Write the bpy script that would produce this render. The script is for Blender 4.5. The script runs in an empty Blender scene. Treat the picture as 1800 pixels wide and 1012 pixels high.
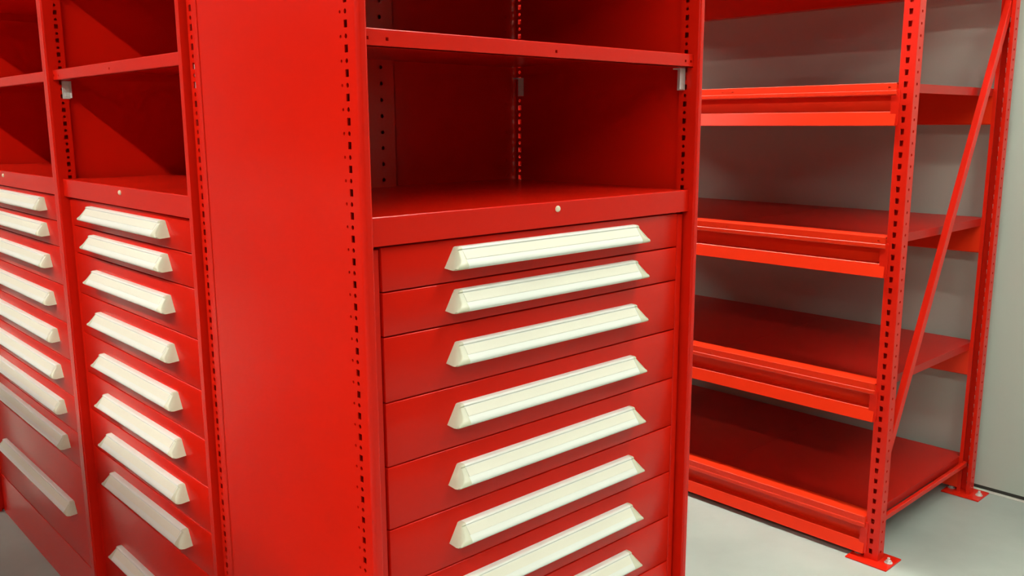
import bpy, bmesh, math
from mathutils import Vector, Matrix

scene = bpy.context.scene
C = scene.collection

# ------------------------------------------------------------------ camera
cam_data = bpy.data.cameras.new('camera')
cam = bpy.data.objects.new('camera', cam_data)
C.objects.link(cam)
cam.location = (-0.78702, -1.20960, 1.55550)
cam.rotation_mode = 'XYZ'
cam.rotation_euler = (1.387305, 0.003591, -0.749607)
cam_data.sensor_fit = 'HORIZONTAL'
cam_data.sensor_width = 36.0
cam_data.lens = 36.0 * 1561.8 / 1800.0
cam_data.clip_start = 0.02
cam_data.clip_end = 80
scene.camera = cam

# ------------------------------------------------------------------ world, exposure
world = bpy.data.worlds.new('world')
scene.world = world
world.use_nodes = True
bg = world.node_tree.nodes['Background']
bg.inputs['Color'].default_value = (0.80, 0.86, 0.84, 1)
bg.inputs['Strength'].default_value = 0.02
scene.view_settings.view_transform = 'Standard'
scene.view_settings.look = 'None'
scene.view_settings.gamma = 1.0
scene.view_settings.use_curve_mapping = False
scene.view_settings.exposure = 1.55

LAMP_Z = 3.80                                   # rows of strip lights on the ceiling
LAMP_ROWS = ((-10.85, 14.0, (-4.2, -1.8, 0.6, 3.0, 5.4)), (-6.65, 14.0, (-4.2, -1.8, 0.6, 3.0, 5.4)),
             (-2.45, 32.0, (-4.2, -1.8, 0.6, 3.0, 5.4)), (1.66, 34.0, (-1.8, 0.6, 3.0, 5.4)))
LAMP_COLOR = (0.94, 1.0, 0.90)
LAMP_LEN = 2.25
LAMP_W = 0.13

# ------------------------------------------------------------------ materials
def make_mat(name, color, rough=0.4, metal=0.0, spec=0.5, noise=0.0, nscale=8.0, bump=0.0, bscale=300.0, coat=0.0, mix2=None, rvar=0.0):
    m = bpy.data.materials.new(name)
    m.use_nodes = True
    nt = m.node_tree
    b = nt.nodes['Principled BSDF']
    b.inputs['Base Color'].default_value = (*color, 1)
    b.inputs['Roughness'].default_value = rough
    b.inputs['Metallic'].default_value = metal
    b.inputs['Specular IOR Level'].default_value = spec
    b.inputs['Coat Weight'].default_value = coat
    b.inputs['Coat Roughness'].default_value = 0.12
    tc = nt.nodes.new('ShaderNodeTexCoord')
    if noise or mix2:
        n = nt.nodes.new('ShaderNodeTexNoise')
        n.inputs['Scale'].default_value = nscale
        n.inputs['Detail'].default_value = 6
        nt.links.new(tc.outputs['Object'], n.inputs['Vector'])
        r = nt.nodes.new('ShaderNodeValToRGB')
        c2 = mix2 or tuple(c * (1 - noise) for c in color)
        r.color_ramp.elements[0].position = 0.3
        r.color_ramp.elements[1].position = 0.7
        r.color_ramp.elements[0].color = (*c2, 1)
        r.color_ramp.elements[1].color = (*color, 1)
        nt.links.new(n.outputs['Fac'], r.inputs['Fac'])
        nt.links.new(r.outputs['Color'], b.inputs['Base Color'])
        if rvar:
            mr = nt.nodes.new('ShaderNodeMapRange')
            mr.inputs['To Min'].default_value = rough - rvar
            mr.inputs['To Max'].default_value = rough + rvar
            nt.links.new(n.outputs['Fac'], mr.inputs['Value'])
            nt.links.new(mr.outputs['Result'], b.inputs['Roughness'])
    if bump:
        n2 = nt.nodes.new('ShaderNodeTexNoise')
        n2.inputs['Scale'].default_value = bscale
        n2.inputs['Detail'].default_value = 2
        nt.links.new(tc.outputs['Object'], n2.inputs['Vector'])
        bp = nt.nodes.new('ShaderNodeBump')
        bp.inputs['Strength'].default_value = bump
        bp.inputs['Distance'].default_value = 0.002
        nt.links.new(n2.outputs['Fac'], bp.inputs['Height'])
        nt.links.new(bp.outputs['Normal'], b.inputs['Normal'])
    return m

M = {}
M['red'] = make_mat('red_powder_coat', (0.66, 0.009, 0.0022), rough=0.25, spec=0.24, noise=0.06, nscale=3, bump=0.05, bscale=220)
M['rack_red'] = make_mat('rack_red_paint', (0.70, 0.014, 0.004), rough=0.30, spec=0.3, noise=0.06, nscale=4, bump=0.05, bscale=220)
M['deck_shaded'] = make_mat('deck_red_with_shade', (0.50, 0.009, 0.004), rough=0.38, spec=0.3, noise=0.08, nscale=4, bump=0.05, bscale=220)  # red darkened: the shade under the upper decks is in this colour
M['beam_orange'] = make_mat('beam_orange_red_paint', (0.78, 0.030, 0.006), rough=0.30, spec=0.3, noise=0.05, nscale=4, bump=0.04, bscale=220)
M['ivory'] = make_mat('ivory_plastic', (0.80, 0.79, 0.72), rough=0.32, spec=0.5, noise=0.03, nscale=5)
M['label'] = make_mat('cream_label_card', (0.80, 0.75, 0.62), rough=0.28, spec=0.5, noise=0.03, nscale=6)
M['cap'] = make_mat('ivory_end_cap_plastic', (0.60, 0.57, 0.42), rough=0.35, spec=0.5, noise=0.04, nscale=20)
M['zinc'] = make_mat('zinc_plated_steel', (0.72, 0.74, 0.70), rough=0.4, metal=0.35, noise=0.15, nscale=40)
M['plug'] = make_mat('cream_plastic_plug', (0.80, 0.70, 0.50), rough=0.4, noise=0.03, nscale=40)
M['floor'] = make_mat('polished_concrete', (0.40, 0.43, 0.385), rough=0.42, spec=0.4, nscale=2.6, mix2=(0.30, 0.325, 0.29), rvar=0.06, bump=0.04, bscale=60)
M['wall'] = make_mat('grey_green_wall_paint', (0.45, 0.49, 0.425), rough=0.6, spec=0.3, noise=0.05, nscale=1.5, bump=0.05, bscale=120)
M['far_wall'] = make_mat('pale_wall_paint', (0.25, 0.25, 0.235), rough=0.7, spec=0.3, noise=0.05, nscale=1.5)
M['ceil'] = make_mat('ceiling_grey', (0.13, 0.13, 0.125), rough=0.8, spec=0.2, noise=0.05, nscale=2)
M['dark'] = make_mat('dark_gap_filler', (0.055, 0.05, 0.042), rough=0.8, noise=0.1, nscale=20)
M['trim'] = make_mat('pale_floor_sealant', (0.62, 0.60, 0.52), rough=0.5, noise=0.1, nscale=20)
M['housing'] = make_mat('white_lamp_housing', (0.8, 0.8, 0.78), rough=0.5, noise=0.03, nscale=5)

def emit_mat(name, strength):
    m = bpy.data.materials.new(name)
    m.use_nodes = True
    nt = m.node_tree
    nt.nodes.remove(nt.nodes['Principled BSDF'])
    e = nt.nodes.new('ShaderNodeEmission')
    e.inputs['Color'].default_value = (*LAMP_COLOR, 1)
    e.inputs['Strength'].default_value = strength
    nt.links.new(e.outputs['Emission'], nt.nodes['Material Output'].inputs['Surface'])
    return m

# ------------------------------------------------------------------ mesh helpers
class MB:
    def __init__(self):
        self.v = []; self.f = []
    def add(self, verts, faces):
        o = len(self.v)
        self.v += [tuple(p) for p in verts]
        self.f += [tuple(i + o for i in f) for f in faces]
        return self
    def box(self, a, b, bevel=0.0, seg=2):
        bm = bmesh.new()
        bmesh.ops.create_cube(bm, size=1.0)
        for v in bm.verts:
            v.co = Vector([(a[i] + b[i]) / 2 + v.co[i] * (b[i] - a[i]) for i in range(3)])
        if bevel:
            bmesh.ops.bevel(bm, geom=list(bm.edges), offset=bevel, segments=seg, profile=0.5, affect='EDGES')
        bm.verts.index_update()
        self.add([v.co[:] for v in bm.verts], [[v.index for v in f.verts] for f in bm.faces])
        bm.free()
        return self
    def prism(self, prof, fn, t0, t1, closed=True, cap=True):
        """profile points (a,b) swept from t0 to t1; fn(a,b,t) -> xyz"""
        n = len(prof)
        vs = [fn(a, b, t0) for a, b in prof] + [fn(a, b, t1) for a, b in prof]
        fs = [(i, (i + 1) % n, (i + 1) % n + n, i + n) for i in range(n if closed else n - 1)]
        if closed and cap:
            fs += [tuple(range(n))[::-1], tuple(range(n, 2 * n))]
        return self.add(vs, fs)
    def sheet(self, prof, fn, t0, t1, th):
        """open polyline profile given a sheet thickness th, as one closed prism"""
        n = len(prof)
        nor = []
        for i in range(n):
            acc = Vector((0, 0))
            for j in (i - 1, i):
                if 0 <= j < n - 1:
                    dx = Vector(prof[j + 1]) - Vector(prof[j])
                    if dx.length > 1e-9:
                        acc += Vector((-dx.y, dx.x)).normalized()
            acc.normalize()
            nor.append(acc)
        inner = [(prof[i][0] + nor[i].x * th, prof[i][1] + nor[i].y * th) for i in range(n)]
        for i in range(n - 1):
            self.prism([prof[i], prof[i + 1], inner[i + 1], inner[i]], fn, t0, t1)
        return self
    def cell(self, u0, u1, v0, v1, hole, fn, depth):
        """plate cell with an optional punched hole; fn(u,v,w) -> xyz, w is depth into the sheet"""
        if hole is None:
            return self.add([fn(u0, v0, 0), fn(u1, v0, 0), fn(u1, v1, 0), fn(u0, v1, 0),
                             fn(u0, v0, depth), fn(u1, v0, depth), fn(u1, v1, depth), fn(u0, v1, depth)], [(0, 1, 2, 3), (7, 6, 5, 4)])
        um, vm = (u0 + u1) / 2, (v0 + v1) / 2
        outer = [(u0, v0), (um, v0), (u1, v0), (u1, vm), (u1, v1), (um, v1), (u0, v1), (u0, vm)]
        vs = [fn(a, b, 0) for a, b in outer] + [fn(a, b, 0) for a, b in hole] + \
             [fn(a, b, depth) for a, b in hole] + [fn(a, b, depth) for a, b in outer]
        fs = []
        for i in range(8):
            j = (i + 1) % 8
            fs += [(i, j, 8 + j, 8 + i), (8 + i, 8 + j, 16 + j, 16 + i), (16 + i, 16 + j, 24 + j, 24 + i)]
        return self.add(vs, fs)
    def mesh(self, name, smooth=False, angle=38):
        me = bpy.data.meshes.new(name)
        me.from_pydata(self.v, [], self.f)
        bm = bmesh.new()
        bm.from_mesh(me)
        bmesh.ops.remove_doubles(bm, verts=list(bm.verts), dist=1e-5)
        bmesh.ops.recalc_face_normals(bm, faces=list(bm.faces))
        bm.to_mesh(me)
        bm.free()
        if smooth:
            me.shade_smooth()
            me.set_sharp_from_angle(angle=math.radians(angle))
        return me

def rect_hole(uc, vc, w, h):
    a, b = w / 2, h / 2
    return [(uc - a, vc - b), (uc, vc - b), (uc + a, vc - b), (uc + a, vc), (uc + a, vc + b), (uc, vc + b), (uc - a, vc + b), (uc - a, vc)]
def trap_hole(uc, vc, wb, wt, h):
    a, c, b = wb / 2, wt / 2, h / 2
    return [(uc - a, vc - b), (uc, vc - b), (uc + a, vc - b), (uc + (a + c) / 2, vc), (uc + c, vc + b), (uc, vc + b), (uc - c, vc + b), (uc - (a + c) / 2, vc)]
def round_hole(uc, vc, r):
    return [(uc + r * math.cos(math.radians(t)), vc + r * math.sin(math.radians(t))) for t in (-135, -90, -45, 0, 45, 90, 135, 180)]
def arc(cx, cy, r, a0, a1, n=6):
    return [(cx + r * math.cos(math.radians(a0 + (a1 - a0) * i / n)), cy + r * math.sin(math.radians(a0 + (a1 - a0) * i / n))) for i in range(n + 1)]
def rrect(x0, x1, y0, y1, r, n=4):
    return arc(x0 + r, y0 + r, r, 180, 270, n) + arc(x1 - r, y0 + r, r, 270, 360, n) + arc(x1 - r, y1 - r, r, 0, 90, n) + arc(x0 + r, y1 - r, r, 90, 180, n)

MESH = {}
def cached(key, build):
    if key not in MESH:
        MESH[key] = build()
    return MESH[key]
def obj(name, me, mat, parent=None, loc=None):
    if not me.materials:
        me.materials.append(M[mat] if isinstance(mat, str) else mat)
    o = bpy.data.objects.new(name, me)
    C.objects.link(o)
    if parent is not None:
        o.parent = parent
    if loc is not None:
        o.location = loc
    return o
def thing(name, label, cat, loc=(0, 0, 0), rotz=0.0, group=None):
    o = bpy.data.objects.new(name, None)
    C.objects.link(o)
    o.empty_display_size = 0.1
    o.location = loc
    o.rotation_euler = (0, 0, rotz)
    o['label'] = label
    o['category'] = cat
    if group:
        o['group'] = group
    return o
def structure(name, me, mat, label, cat):
    o = obj(name, me, mat)
    o['kind'] = 'structure'
    o['label'] = label
    o['category'] = cat
    return o

XYZ = lambda a, b, t: (a, b, t)

# ------------------------------------------------------------------ the room
WALL_X = 3.129
X0, Y0, Y1, ZC = -13.5, -8.5, 8.5, 4.10
structure('floor', MB().box((X0, Y0, -0.12), (WALL_X + 0.1, Y1, 0.0)).mesh('floor', False), 'floor', 'grey polished concrete floor under the racks', 'floor')
structure('ceiling', MB().box((X0, Y0, ZC), (WALL_X + 0.1, Y1, ZC + 0.1)).mesh('ceiling', False), 'ceil', 'grey ceiling above the shelving', 'ceiling')
structure('wall_right', MB().box((WALL_X, Y0, 0.022), (WALL_X + 0.12, Y1, ZC)).mesh('wall_right', False), 'wall', 'plain grey-green wall behind the open rack', 'wall')
structure('wall_left', MB().box((X0 - 0.1, Y0, 0), (X0, Y1, ZC)).mesh('wall_left', False), 'far_wall', 'pale wall far to the left of the drawer row', 'wall')
structure('wall_far', MB().box((X0, Y1, 0), (WALL_X + 0.1, Y1 + 0.1, ZC)).mesh('wall_far', False), 'far_wall', 'pale wall at the far end of the aisles', 'wall')
structure('wall_near', MB().box((X0, Y0 - 0.1, 0), (WALL_X + 0.1, Y0, ZC)).mesh('wall_near', False), 'far_wall', 'pale wall behind the viewer', 'wall')
structure('trim_1', MB().box((WALL_X + 0.012, Y0, 0.0), (WALL_X + 0.11, Y1, 0.022)).mesh('trim_1', False), 'dark', 'dark recessed gap along the foot of the grey wall', 'trim')
structure('baseboard_right', MB().box((WALL_X - 0.012, Y0, 0.0), (WALL_X + 0.012, Y1, 0.004), 0.0015, 1).mesh('baseboard_right', False), 'trim', 'thin pale sealant line where the grey wall meets the floor', 'trim')

# ------------------------------------------------------------------ shelving units with drawer cabinets
PITCH = 0.0375
NOSE_Y, NOSE_W = -0.015, 0.0205
UNIT_H = 2.22
Z_SHELF = (1.675, 1.7039)
Z_BENCH = (1.3556, 1.4053)
DRAWER_Z = [1.3556, 1.2761, 1.1989, 1.0829, 0.9663, 0.8495, 0.7345, 0.6195, 0.503, 0.172]

def post_front(mirror, square):
    """front post: hollow bullnose plus a side flange punched with slots and round holes (u = y, v = z)"""
    def build():
        mb = MB()
        s = -1 if mirror else 1
        fx = lambda a, b, t: (s * a, b, t)
        r = 0.0008 if square else 0.0085
        prof = [(0.0, 0.004)] + arc(r, NOSE_Y + r, r, 180, 270, 14) + arc(NOSE_W - 0.0055, NOSE_Y + 0.0055, 0.0055, 270, 360, 10) + [(NOSE_W, 0.004), (NOSE_W - 0.0015, 0.004)]
        prof += [(NOSE_W - 0.0015, NOSE_Y + 0.007), (NOSE_W - 0.006, NOSE_Y + 0.0025), (0.008, NOSE_Y + 0.0025), (0.002, NOSE_Y + 0.009), (0.002, 0.004)]
        mb.prism(prof, fx, 0.0, UNIT_H)
        pf = lambda u, v, w: (s * w, u, v)
        n = int(UNIT_H / PITCH)
        h = PITCH / 2
        for i in range(n):
            z = i * PITCH + 0.0116
            mb.cell(0.004, 0.026, z, z + h, rect_hole(0.0155, z + h / 2, 0.0098, 0.0118), pf, 0.002)
            mb.cell(0.004, 0.026, z + h, z + 2 * h, round_hole(0.0155, z + 1.5 * h, 0.0040), pf, 0.002)
            mb.cell(0.026, 0.036, z, z + h, None, pf, 0.002)
            mb.cell(0.026, 0.036, z + h, z + 2 * h, round_hole(0.0305, z + 1.5 * h, 0.0028), pf, 0.002)
        # inner wall of the hollow post, punched alike, and the web between the two walls
        qf = lambda u, v, w: (s * (NOSE_W - w), u, v)
        for i in range(n):
            z = i * PITCH + 0.0116
            mb.cell(0.004, 0.036, z, z + h, rect_hole(0.020, z + h / 2, 0.0098, 0.0118), qf, 0.0015)
            mb.cell(0.004, 0.036, z + h, z + 2 * h, round_hole(0.020, z + 1.5 * h, 0.0040), qf, 0.0015)
        xw = 0.0165 if (not square and not mirror) else 0.0030
        mb.box((min(s * xw, s * (xw + 0.001)), -0.006, 0.0), (max(s * xw, s * (xw + 0.001)), 0.035, UNIT_H))
        mb.box((min(s * 0.002, s * 0.019), 0.0345, 0.0), (max(s * 0.002, s * 0.019), 0.036, UNIT_H))
        z1 = n * PITCH + 0.0116
        mb.cell(0.004, 0.036, 0, 0.0116, None, pf, 0.002)
        mb.cell(0.004, 0.036, z1, max(UNIT_H, z1 + 0.001), None, pf, 0.002)
        return mb.mesh('post')
    return cached(('pf', mirror, square), build)

def post_rear(mirror, D):
    """rear angle post: side flange with slots and holes, back flange with round holes"""
    def build():
        mb = MB()
        s = -1 if mirror else 1
        pf = lambda u, v, w: (s * w, u, v)
        bf = lambda u, v, w: (s * u, D - w, v)
        n = int(UNIT_H / PITCH)
        h = PITCH / 2
        for i in range(n):
            z = i * PITCH + 0.0116
            mb.cell(D - 0.028, D, z, z + h, rect_hole(D - 0.015, z + h / 2, 0.0105, 0.0125), pf, 0.002)
            mb.cell(D - 0.028, D, z + h, z + 2 * h, round_hole(D - 0.015, z + 1.5 * h, 0.0046), pf, 0.002)
            mb.cell(D - 0.045, D - 0.028, z, z + 2 * h, None, pf, 0.002)
            mb.cell(0.0, 0.020, z, z + 2 * h, None, bf, 0.002)
            mb.cell(0.020, 0.060, z, z + 2 * h, round_hole(0.042, z + h, 0.0042), bf, 0.002)
        return mb.mesh('post')
    return cached(('pr', mirror, D), build)

def shelf_mesh(W, D, z0, z1):
    def build():
        mb = MB()
        x0, x1 = NOSE_W + 0.0006, W - NOSE_W - 0.0006
        th = 0.0018
        hz = z1 - z0
        # front lip punched with small square holes
        holes = [x0 + 0.008, x0 + 0.046, W / 2, x1 - 0.028, x1 - 0.008]
        edges = [x0, x0 + 0.016]
        pf = lambda u, v, w: (u, w, v)
        cells = []
        prev = x0
        for hx in holes:
            a, b = hx - 0.008, hx + 0.008
            if a - prev > 1e-4:
                cells.append((prev, a, None))
            cells.append((max(a, prev), b, hx))
            prev = b
        if x1 - prev > 1e-4:
            cells.append((prev, x1, None))
        for a, b, hx in cells:
            mb.cell(a, b, z0, z1 - 0.0025, rect_hole(hx, z0 + hz * 0.45, 0.0058, 0.0052) if hx else None, pf, th)
        # rolled top edge and top sheet
        prof = [(0.0, z1 - 0.0025)] + arc(0.0025, z1 - 0.0025, 0.0025, 180, 90, 5) + [(D - 0.008, z1), (D - 0.006, z1 - 0.002), (D - 0.006, z0), (D - 0.008, z0), (D - 0.008, z1 - th), (0.003, z1 - th), (th, z1 - 0.0035)]
        mb.prism(prof, lambda a, b, t: (t, a, b), x0, x1)
        for xs in (x0 + 0.002, x1 - 0.004):
            mb.box((xs, 0.045, z0 + 0.003), (xs + 0.002, D - 0.05, z1 - th))
        # bottom return of the front lip
        mb.box((x0, 0.0, z0), (x1, 0.014, z0 + th))
        return mb.mesh('shelf')
    return cached(('shelf', W, D, z0, z1), build)

def bench_mesh(W, D):
    def build():
        mb = MB()
        x0, x1 = NOSE_W + 0.0006, W - NOSE_W - 0.0006
        z0, z1 = Z_BENCH
        prof = [(0.0, z0 + 0.001), (0.0, z1 - 0.003)] + arc(0.003, z1 - 0.003, 0.003, 180, 90, 5)[1:] + [(D - 0.006, z1), (D - 0.006, z1 - 0.003), (0.006, z1 - 0.003), (0.003, z1 - 0.006), (0.003, z0 + 0.003), (0.02, z0 + 0.003), (0.02, z0 + 0.001)]
        mb.prism(prof, lambda a, b, t: (t, a, b), x0, x1)
        return mb.mesh('bench')
    return cached(('bench', W, D), build)

def plug_mesh():
    def build():
        bm = bmesh.new()
        bmesh.ops.create_uvsphere(bm, u_segments=14, v_segments=8, radius=1.0)
        for v in bm.verts:
            v.co = Vector((v.co.x * 0.0062, v.co.y * 0.0042, v.co.z * 0.0062))
        me = bpy.data.meshes.new('plug')
        bm.to_mesh(me); bm.free()
        me.shade_smooth()
        return me
    return cached('plug', build)

def clip_mesh():
    def build():
        mb = MB()
        mb.box((-0.0030, -0.010, -0.048), (0.0, 0.010, 0.0), 0.0006, 1)
        mb.box((-0.0200, -0.010, -0.003), (-0.0030, 0.010, 0.0), 0.0006, 1)
        mb.box((-0.0190, -0.010, -0.046), (-0.0030, -0.0080, -0.003), 0.0005, 1)
        mb.box((-0.0060, -0.005, -0.042), (-0.0030, 0.005, -0.030), 0.0008, 1)
        mb.box((-0.0060, -0.005, -0.022), (-0.0030, 0.005, -0.010), 0.0008, 1)
        return mb.mesh('clip', False)
    return cached('clip', build)

def side_panel_mesh(D):
    return cached(('side', D), lambda: MB().box((-0.0006, 0.034, 0.02), (0.0006, D - 0.043, UNIT_H - 0.01)).mesh('side_panel', False))

def shelving(label, W, D, loc, rotz, round_left=True, shelves=True):
    t = thing('shelving_unit', label, 'shelving', loc, rotz, 'red shelving units with drawers')
    obj('post', post_front(False, not round_left), 'red', t, (0, 0, 0))
    obj('post', post_front(True, not round_left), 'red', t, (W, 0, 0))
    obj('post', post_rear(False, D), 'red', t, (0, 0, 0))
    obj('post', post_rear(True, D), 'red', t, (W, 0, 0))
    obj('side_panel', side_panel_mesh(D), 'red', t, (0.0016, 0, 0))
    obj('side_panel', side_panel_mesh(D), 'red', t, (W - 0.0016, 0, 0))
    obj('back_panel', cached(('back', W, D), lambda: MB().box((0.055, D - 0.0016, 0.02), (W - 0.055, D - 0.0004, UNIT_H - 0.01)).mesh('back_panel', False)), 'red', t)
    for z0, z1 in (Z_SHELF, (1.947, 1.976), (2.185, 2.214)):
        s = obj('shelf', shelf_mesh(W, D, z0, z1), 'red', t)
        for xo, flip in ((0.0, True), (W, False)):
            for y, off in ((0.030, NOSE_W + 0.0004), (D - 0.022, 0.0025)):
                x = xo + off if flip else xo - off
                c = obj('shelf_clip', clip_mesh(), 'zinc', s, (x, y, z0 - 0.0005))
                if flip:
                    c.rotation_euler = (0, 0, math.pi)
                c['label'] = 'grey zinc shelf clip'
    b = obj('bench_shelf', bench_mesh(W, D), 'red', t)
    p = obj('plug', plug_mesh(), 'plug', b, (W / 2 + 0.005, -0.001, 1.3905))
    p['label'] = 'small cream plastic plug'
    return t

# drawer handle: sloped front over a rolled lip, label strip and moulded end caps
H_PROF = [(0.0, -0.0155), (0.022, -0.0170), (0.0285, -0.0160), (0.0325, -0.0130), (0.0330, -0.0090), (0.0300, -0.0045),
          (0.0262, 0.0000), (0.0140, 0.0162), (0.0150, 0.0188), (0.0135, 0.0212), (0.0100, 0.0222), (0.0, 0.0222)]
def handle_mesh(H):
    def build():
        return MB().prism(H_PROF, lambda a, b, t: (t, -a, b), -H, H).mesh('handle', True, 50)
    return cached(('handle', H), build)
def label_mesh(H):
    def build():
        mb = MB()
        p0, p1 = Vector((0.0254, 0.0010)), Vector((0.0147, 0.0152))
        dv = (p1 - p0).normalized()
        nv = Vector((dv.y, -dv.x))
        if nv.x < 0:
            nv = -nv
        pts = [p0 - nv * 0.0004, p0 + nv * 0.0009, p1 + nv * 0.0009, p1 - nv * 0.0004]
        mb.prism([(p.x, p.y) for p in pts], lambda a, b, t: (t, -a, b), -H + 0.001, H - 0.004)
        return mb.mesh('label_strip', False)
    return cached(('label', H), build)
def cap_mesh(sgn, H):
    def build():
        mb = MB()
        n = len(H_PROF)
        rings = []
        def xe(z):
            k = (0.0222 - z) / 0.0385
            return H + 0.008 + 0.010 * k + (0.011 * max(0.0, min(1.0, (k - 0.60) / 0.25)) ** 1.4)
        rings.append([(sgn * (H - 0.0005), -a * 1.01, b) for a, b in H_PROF])
        rings.append([(sgn * (xe(b) - 0.003), -a * 1.01, b) for a, b in H_PROF])
        rings.append([(sgn * xe(b), -a * 0.93, b * 0.95) for a, b in H_PROF])
        vs = [p for r in rings for p in r]
        fs = []
        for k in range(2):
            fs += [(k * n + i, k * n + (i + 1) % n, (k + 1) * n + (i + 1) % n, (k + 1) * n + i) for i in range(n)]
        fs += [tuple(range(n)), tuple(range(2 * n, 3 * n))]
        mb.add(vs, fs)
        return mb.mesh('end_cap', True, 45)
    return cached(('cap', sgn, H), build)

DRAWER_Y = 0.009
def drawer_cabinet(label, W, D, loc, rotz, H=0.243):
    t = thing('drawer_cabinet', label, 'cabinet', loc, rotz, 'red drawer cabinets')
    xa, xb = 0.0265, W - 0.0265
    def housing():
        mb = MB()
        for x0, x1 in ((xa, 0.0455), (W - 0.0455, xb)):
            mb.box((x0, DRAWER_Y + 0.002, 0.0), (x1, D - 0.06, 1.350), 0.0012, 1)
        mb.box((xa, 0.03, 1.346), (xb, D - 0.06, 1.352))
        mb.box((xa, D - 0.062, 0.0), (xb, D - 0.06, 1.350))
        for z in DRAWER_Z[1:-1]:
            mb.box((0.0455, 0.034, z - 0.004), (W - 0.0455, 0.040, z + 0.004))
        return mb.mesh('housing', False)
    obj('housing', cached(('housing', W, D), housing), 'red', t)
    obj('plinth', cached(('plinth', W), lambda: MB().box((0.0455, DRAWER_Y + 0.001, 0.0), (W - 0.0455, 0.03, 0.168), 0.0012, 1).mesh('plinth', False)), 'red', t)
    for i in range(len(DRAWER_Z) - 1):
        z1, z0 = DRAWER_Z[i] - 0.0012, DRAWER_Z[i + 1] + 0.0012
        if i == 0:
            z1 -= 0.002
        h = round(z1 - z0, 4)
        def front(h=h):
            return MB().box((0.0495, DRAWER_Y, -h / 2), (W - 0.0495, DRAWER_Y + 0.022, h / 2), 0.0016, 2).mesh('drawer', True, 50)
        dr = obj('drawer', cached(('front', W, h), front), 'red', t, (0, 0, (z0 + z1) / 2))
        hp = (W / 2, DRAWER_Y, 0.0030)
        hd = obj('handle', handle_mesh(H), 'ivory', dr, hp)
        hd['label'] = 'ivory full-width drawer handle'
        obj('label_strip', label_mesh(H), 'label', dr, hp)['label'] = 'cream label strip'
        obj('end_cap', cap_mesh(-1, H), 'cap', dr, hp)['label'] = 'yellowish ivory end cap'
        obj('end_cap', cap_mesh(1, H), 'cap', dr, hp)['label'] = 'yellowish ivory end cap'
    return t

END_W, END_D = 0.909, 0.5946
end_unit = shelving('tall red shelving unit at the row end with a wide plain side panel', END_W, END_D, (0, 0, 0), 0)
drawer_cabinet('red drawer cabinet with ivory handles in the unit right of the wide side panel', END_W, END_D, (0, 0, 0), 0)
def centre_post():
    mb = MB()
    bf = lambda u, v, w: (u, END_D - 0.030 + w, v)
    n = int(UNIT_H / PITCH)
    for i in range(n):
        z = i * PITCH + 0.0165
        mb.cell(0.405, 0.428, z, z + PITCH, None, bf, 0.002)
        mb.cell(0.428, 0.463, z, z + PITCH, round_hole(0.4455, z + PITCH / 2, 0.0048), bf, 0.002)
        mb.cell(0.463, 0.484, z, z + PITCH, None, bf, 0.002)
    for x in (0.405, 0.482):
        mb.box((x, END_D - 0.030, 0.0165), (x + 0.002, END_D - 0.0017, 0.0165 + n * PITCH))
    return mb.mesh('post')
obj('post', centre_post(), 'red', end_unit)
BAY_W, BAY_D, BAY_Y, BAY_X = 0.915, 0.44, 0.604, 0.002
bays = [('red shelving bay directly left of the wide plain side panel', 'red drawer cabinet with ivory handles just left of the wide side panel', BAY_W, 0.243),
        ('wider red shelving bay cut by the left edge of the picture', 'wide red drawer cabinet with long ivory handles at the left edge', 1.220, 0.3955)]
by = BAY_Y
for lab_s, lab_c, bw, hl in bays:
    by += bw
    shelving(lab_s, bw, BAY_D, (BAY_X, by, 0), -math.pi / 2, round_left=False)
    drawer_cabinet(lab_c, bw, BAY_D, (BAY_X, by, 0), -math.pi / 2, hl)
# the unit of the back-to-back row, glimpsed through the slots of the end unit's rear post
shelving('red shelving unit behind the end unit, glimpsed through its rear post slots', BAY_W, BAY_D, (0.945, BAY_Y, 0), math.pi / 2, round_left=False)

# the facing row across the left aisle: it stands left of the picture, shades the low drawers and shows in the paint's gloss
fy = 0.35
for k, which in enumerate(('nearest', 'middle', 'farthest')):
    shelving(which + ' red shelving unit of the facing row left of the picture', BAY_W, BAY_D, (-1.22, fy + BAY_W * k, 0), math.pi / 2, round_left=False)
    drawer_cabinet(which + ' red drawer cabinet of the facing row left of the picture', BAY_W, BAY_D, (-1.22, fy + BAY_W * k, 0), math.pi / 2)

# ------------------------------------------------------------------ open rack against the wall
RX, RY0, RY1, RX1 = 2.177, 0.062, 2.107, 3.072
PW, PD = 0.052, 0.046
RACK_H = 2.45
BEAM_H = 0.139
LEVELS = [0.1611, 0.6568, 1.1706, 1.6807, 2.1910]
rack = thing('storage_rack', 'open red rack with orange beams standing against the grey wall', 'rack', (RX, RY0, 0))

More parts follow.
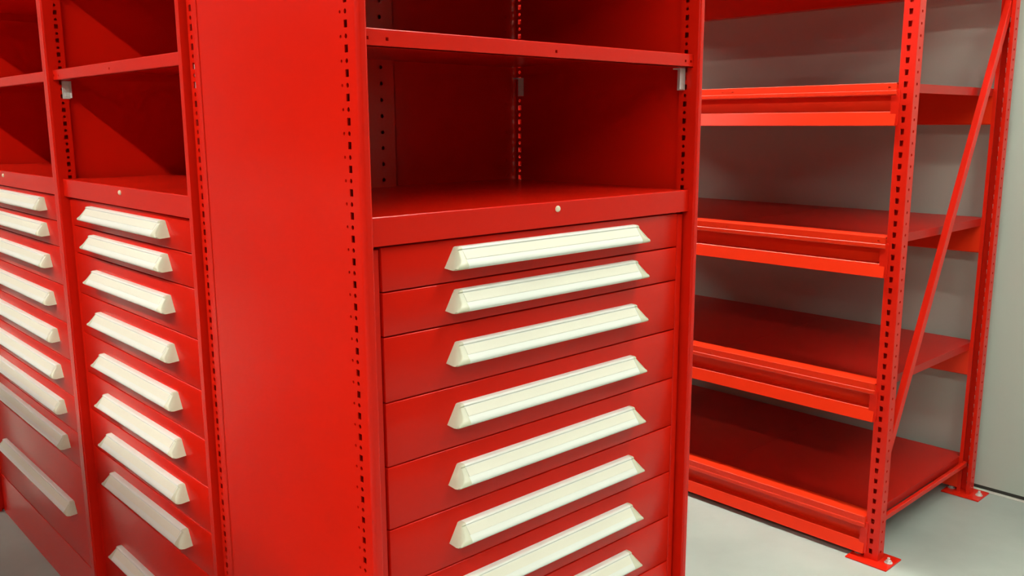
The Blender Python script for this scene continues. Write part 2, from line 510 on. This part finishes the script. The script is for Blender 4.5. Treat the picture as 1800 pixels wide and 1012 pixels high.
RP = 0.0381
def rack_post():
    """front plate at x=0 punched with tapered slots, two punched sides, open towards +x; y from 0 to PW"""
    mb = MB()
    ff = lambda u, v, w: (w, u, v)
    n = int(RACK_H / RP)
    th = 0.0022
    for i in range(n):
        z = 0.012 + i * RP
        mb.cell(0.0025, 0.014, z, z + RP, None, ff, th)
        mb.cell(0.014, 0.040, z, z + RP, trap_hole(0.0275, z + RP / 2, 0.0105, 0.0135, 0.0185), ff, th)
        mb.cell(0.040, PW - 0.0025, z, z + RP, None, ff, th)
        for y, s in ((0.0, 1), (PW, -1)):
            sf = lambda u, v, w, y=y, s=s: (u, y + s * w, v)
            mb.cell(0.0025, 0.013, z, z + RP, None, sf, th)
            mb.cell(0.013, 0.031, z, z + RP, round_hole(0.022, z + RP / 2, 0.0052), sf, th)
            mb.cell(0.031, PD, z, z + RP, None, sf, th)
    zt = 0.012 + n * RP
    # rounded corners and return lips
    for y, s in ((0.0, 1), (PW, -1)):
        pr = [(a, y + s * b) for a, b in arc(0.0025, 0.0025, 0.0025, 180, 270, 4)] + [(a, y + s * b) for a, b in ((0.0025, th), (th, 0.0025))]
        mb.prism(pr, XYZ, 0.0, zt)
        mb.box((PD - th, y if s > 0 else y - 0.014, 0.0), (PD, y + 0.014 if s > 0 else y, zt))
    mb.box((0.0025, 0.0, 0.0), (PD, th, 0.012)); mb.box((0.0025, PW - th, 0.0), (PD, PW, 0.012)); mb.box((0, 0.0025, 0.0), (th, PW - 0.0025, 0.012))
    return mb.mesh('upright')
pm = rack_post()
for x, y, flip in ((0, 0, False), (0, RY1 - RY0 - PW, False), (RX1 - RX, PW, True), (RX1 - RX, RY1 - RY0, True)):
    u = obj('upright', pm, 'rack_red', rack, (x, y, 0.006))
    if flip:
        u.rotation_euler = (0, 0, math.pi)
    # foot plate with anchor bolts
    def plate():
        mb = MB().box((-0.062, -0.030, -0.006), (0.062, 0.122, 0.0), 0.002, 2)
        return mb.mesh('base_plate', False)
    pl = obj('base_plate', cached('base_plate', plate), 'rack_red', u, (0.022, -0.020, 0.0))
    def bolt():
        mb = MB()
        hexa = [(0.0095 * math.cos(math.radians(60 * k)), 0.0095 * math.sin(math.radians(60 * k))) for k in range(6)]
        mb.prism([(1.5 * a, 1.5 * b) for a, b in [(0.0095 * math.cos(math.radians(24 * k)), 0.0095 * math.sin(math.radians(24 * k))) for k in range(15)]], XYZ, 0.0, 0.0022)
        mb.prism(hexa, XYZ, 0.0022, 0.010)
        mb.prism([(0.0048 * math.cos(math.radians(36 * k)), 0.0048 * math.sin(math.radians(36 * k))) for k in range(10)], XYZ, 0.010, 0.019)
        return mb.mesh('anchor_bolt', False)
    for by in (-0.030, 0.082):
        b = obj('anchor_bolt', cached('anchor_bolt', bolt), 'zinc', u, (0.022, by, 0.0))
        b['label'] = 'silver anchor bolt'

RL = RY1 - RY0
def beam():
    """stepped beam, top at z=0, nose outward at -x; runs between the posts"""
    mb = MB()
    pr = [(-0.009, -0.0235), (-0.0105, -0.025), (-0.0105, -0.036), (-0.009, -0.0385), (0.030, -0.0385), (0.030, -0.0915),
          (-0.002, -0.0925), (-0.0035, -0.094), (-0.0125, -0.1375), (-0.011, -BEAM_H), (0.042, -BEAM_H), (0.046, -0.135), (0.046, -0.004), (-0.002, -0.004), (-0.002, -0.0235)]
    mb.prism(pr, lambda a, b, t: (a, t, b), PW - 0.001, RL - PW + 0.001)
    return mb.mesh('beam')
bm_mesh = beam()
def bracket(sgn):
    mb = MB()
    y0 = -0.010 if sgn > 0 else -0.018
    pr = rrect(y0, y0 + 0.028, -BEAM_H + 0.001, -0.020, 0.006)
    mb.prism(pr, lambda a, b, t: (t, a, b), -0.0048, -0.0008)
    mb.box((-0.0048, -0.0012 if sgn < 0 else 0.0012, -BEAM_H + 0.004), (0.036, 0.0012 if sgn < 0 else 0.0036, -0.012))
    return mb.mesh('end_bracket')
br_near, br_far = bracket(1), bracket(-1)

DECK_W = 0.647
LIT_STRIP = 0.062  # depth of the deck front coloured brighter, as where light reaches in
def deck_edge():
    """front edge of a deck panel: short strip, orange for the light on it, and a lip punched with two small holes"""
    mb = MB()
    y0, y1, g, th, lip = 0.0, DECK_W, 0.0006, 0.0016, 0.0235
    pf = lambda u, v, w: (-0.0078 + w, u, v)
    prev = y0 + g
    for h in (y0 + 0.024, y1 - 0.020):
        mb.cell(prev, h - 0.008, -lip, -0.002, None, pf, th)
        mb.cell(h - 0.008, h + 0.008, -lip, -0.002, rect_hole(h, -0.0150, 0.0095, 0.0046), pf, th)
        prev = h + 0.008
    mb.cell(prev, y1 - g, -lip, -0.002, None, pf, th)
    pr = [(-0.0078, -0.002)] + arc(-0.0058, -0.002, 0.002, 180, 90, 4) + [(LIT_STRIP, 0.0), (LIT_STRIP, -th), (-0.005, -th), (-0.0062, -0.003)]
    mb.prism(pr, lambda a, b, t: (a, t, b), y0 + g, y1 - g)
    return mb.mesh('deck_edge')
def deck_panel():
    """sheet behind the lit strip, shade darkened into its red, folded down at the back and the two sides"""
    mb = MB()
    y0, y1, g, th, lip = 0.0, DECK_W, 0.0006, 0.0016, 0.0235
    x1 = RX1 - RX + 0.006
    pr = [(LIT_STRIP + 0.0004, 0.0), (x1 - 0.002, 0.0), (x1, -0.002), (x1, -lip), (x1 - th, -lip), (x1 - th, -th), (LIT_STRIP + 0.0004, -th)]
    mb.prism(pr, lambda a, b, t: (a, t, b), y0 + g, y1 - g)
    for ya in (y0 + g, y1 - g - th):
        mb.box((0.050, ya, -0.030), (RX1 - RX - 0.050, ya + th, -th))
    return mb.mesh('deck_panel')
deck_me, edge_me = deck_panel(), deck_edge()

for z in LEVELS:
    for side in (0, 1):
        b = obj('beam', bm_mesh, 'beam_orange', rack, (0, 0, z) if side == 0 else (RX1 - RX, RL, z))
        if side:
            b.rotation_euler = (0, 0, math.pi)
        obj('end_bracket', br_near, 'rack_red', b, (0, PW, 0))
        obj('end_bracket', br_far, 'rack_red', b, (0, RL - PW, 0))
    for k in range(3):
        dp = obj('deck_panel', deck_me, 'deck_shaded', rack, (0, PW + k * DECK_W, z + 0.0008))
        obj('deck_edge', edge_me, 'beam_orange', dp)['label'] = 'orange front edge, lit strip put into its colour'

def channel_between(p, q, w=0.034, dpt=0.022, th=0.002):
    """open channel strut between two points of an end frame (x,z plane), y is depth"""
    a, b = Vector((p[0], p[1])), Vector((q[0], q[1]))
    dv = (b - a); L = dv.length; dv.normalize()
    nv = Vector((-dv.y, dv.x))
    def fn(u, y, t):
        pt = a + dv * t + nv * u
        return (pt.x, y, pt.y)
    mb = MB()
    mb.prism([(-w / 2 + 0.002, 0), (w / 2 - 0.002, 0), (w / 2, 0.002), (w / 2, dpt), (w / 2 - th, dpt), (w / 2 - th, th + 0.001), (-w / 2 + th, th + 0.001), (-w / 2 + th, dpt), (-w / 2, dpt), (-w / 2, 0.002)], fn, 0, L)
    return mb.mesh('brace')
DX = RX1 - RX
for ye in (0.016, RL - 0.038):
    obj('brace', channel_between((0.022, 0.300), (DX - 0.020, 2.035)), 'rack_red', rack, (0, ye, 0))
    obj('brace', channel_between((0.022, 0.128), (DX - 0.022, 0.128), 0.020, 0.014), 'rack_red', rack, (0, ye + (0.012 if ye < 1 else -0.004), 0))
    obj('brace', channel_between((0.022, 2.060), (DX - 0.022, 2.060)), 'rack_red', rack, (0, ye, 0))

# ------------------------------------------------------------------ ceiling strip lights
def lamp_housing():
    mb = MB()
    pr = [(-0.085, 0.0), (0.085, 0.0), (0.075, 0.05), (0.04, 0.08), (-0.04, 0.08), (-0.075, 0.05)]
    mb.prism(pr, lambda a, b, t: (a, t, b), -LAMP_LEN / 2, LAMP_LEN / 2)
    for y in (-0.8, 0.8):
        mb.box((-0.01, y - 0.01, 0.08), (0.01, y + 0.01, ZC - LAMP_Z))
    return mb.mesh('lamp_housing', False)
LAMP_WHERE = {-10.85: 'far to the left', -6.65: 'beyond the facing row', -2.45: 'over the left aisle', 1.66: 'over the aisle before the open rack'}
lh = lamp_housing()
lh.materials.append(M['housing'])
for lx, power, lamp_ys in LAMP_ROWS:
    tube = MB().box((-LAMP_W / 2, -LAMP_LEN / 2 + 0.01, -0.012), (LAMP_W / 2, LAMP_LEN / 2 - 0.01, -0.002)).mesh('lamp_diffuser', False)
    tube.materials.append(emit_mat('strip_light_glow', power))
    for ly in lamp_ys:
        t = thing('ceiling_light', 'white ceiling strip light ' + LAMP_WHERE[lx] + ', above the picture', 'lamp', (lx, ly, LAMP_Z), 0, 'strip lights ' + LAMP_WHERE[lx])
        obj('lamp_housing', lh, 'housing', t)
        obj('lamp_diffuser', tube, 'housing', t)
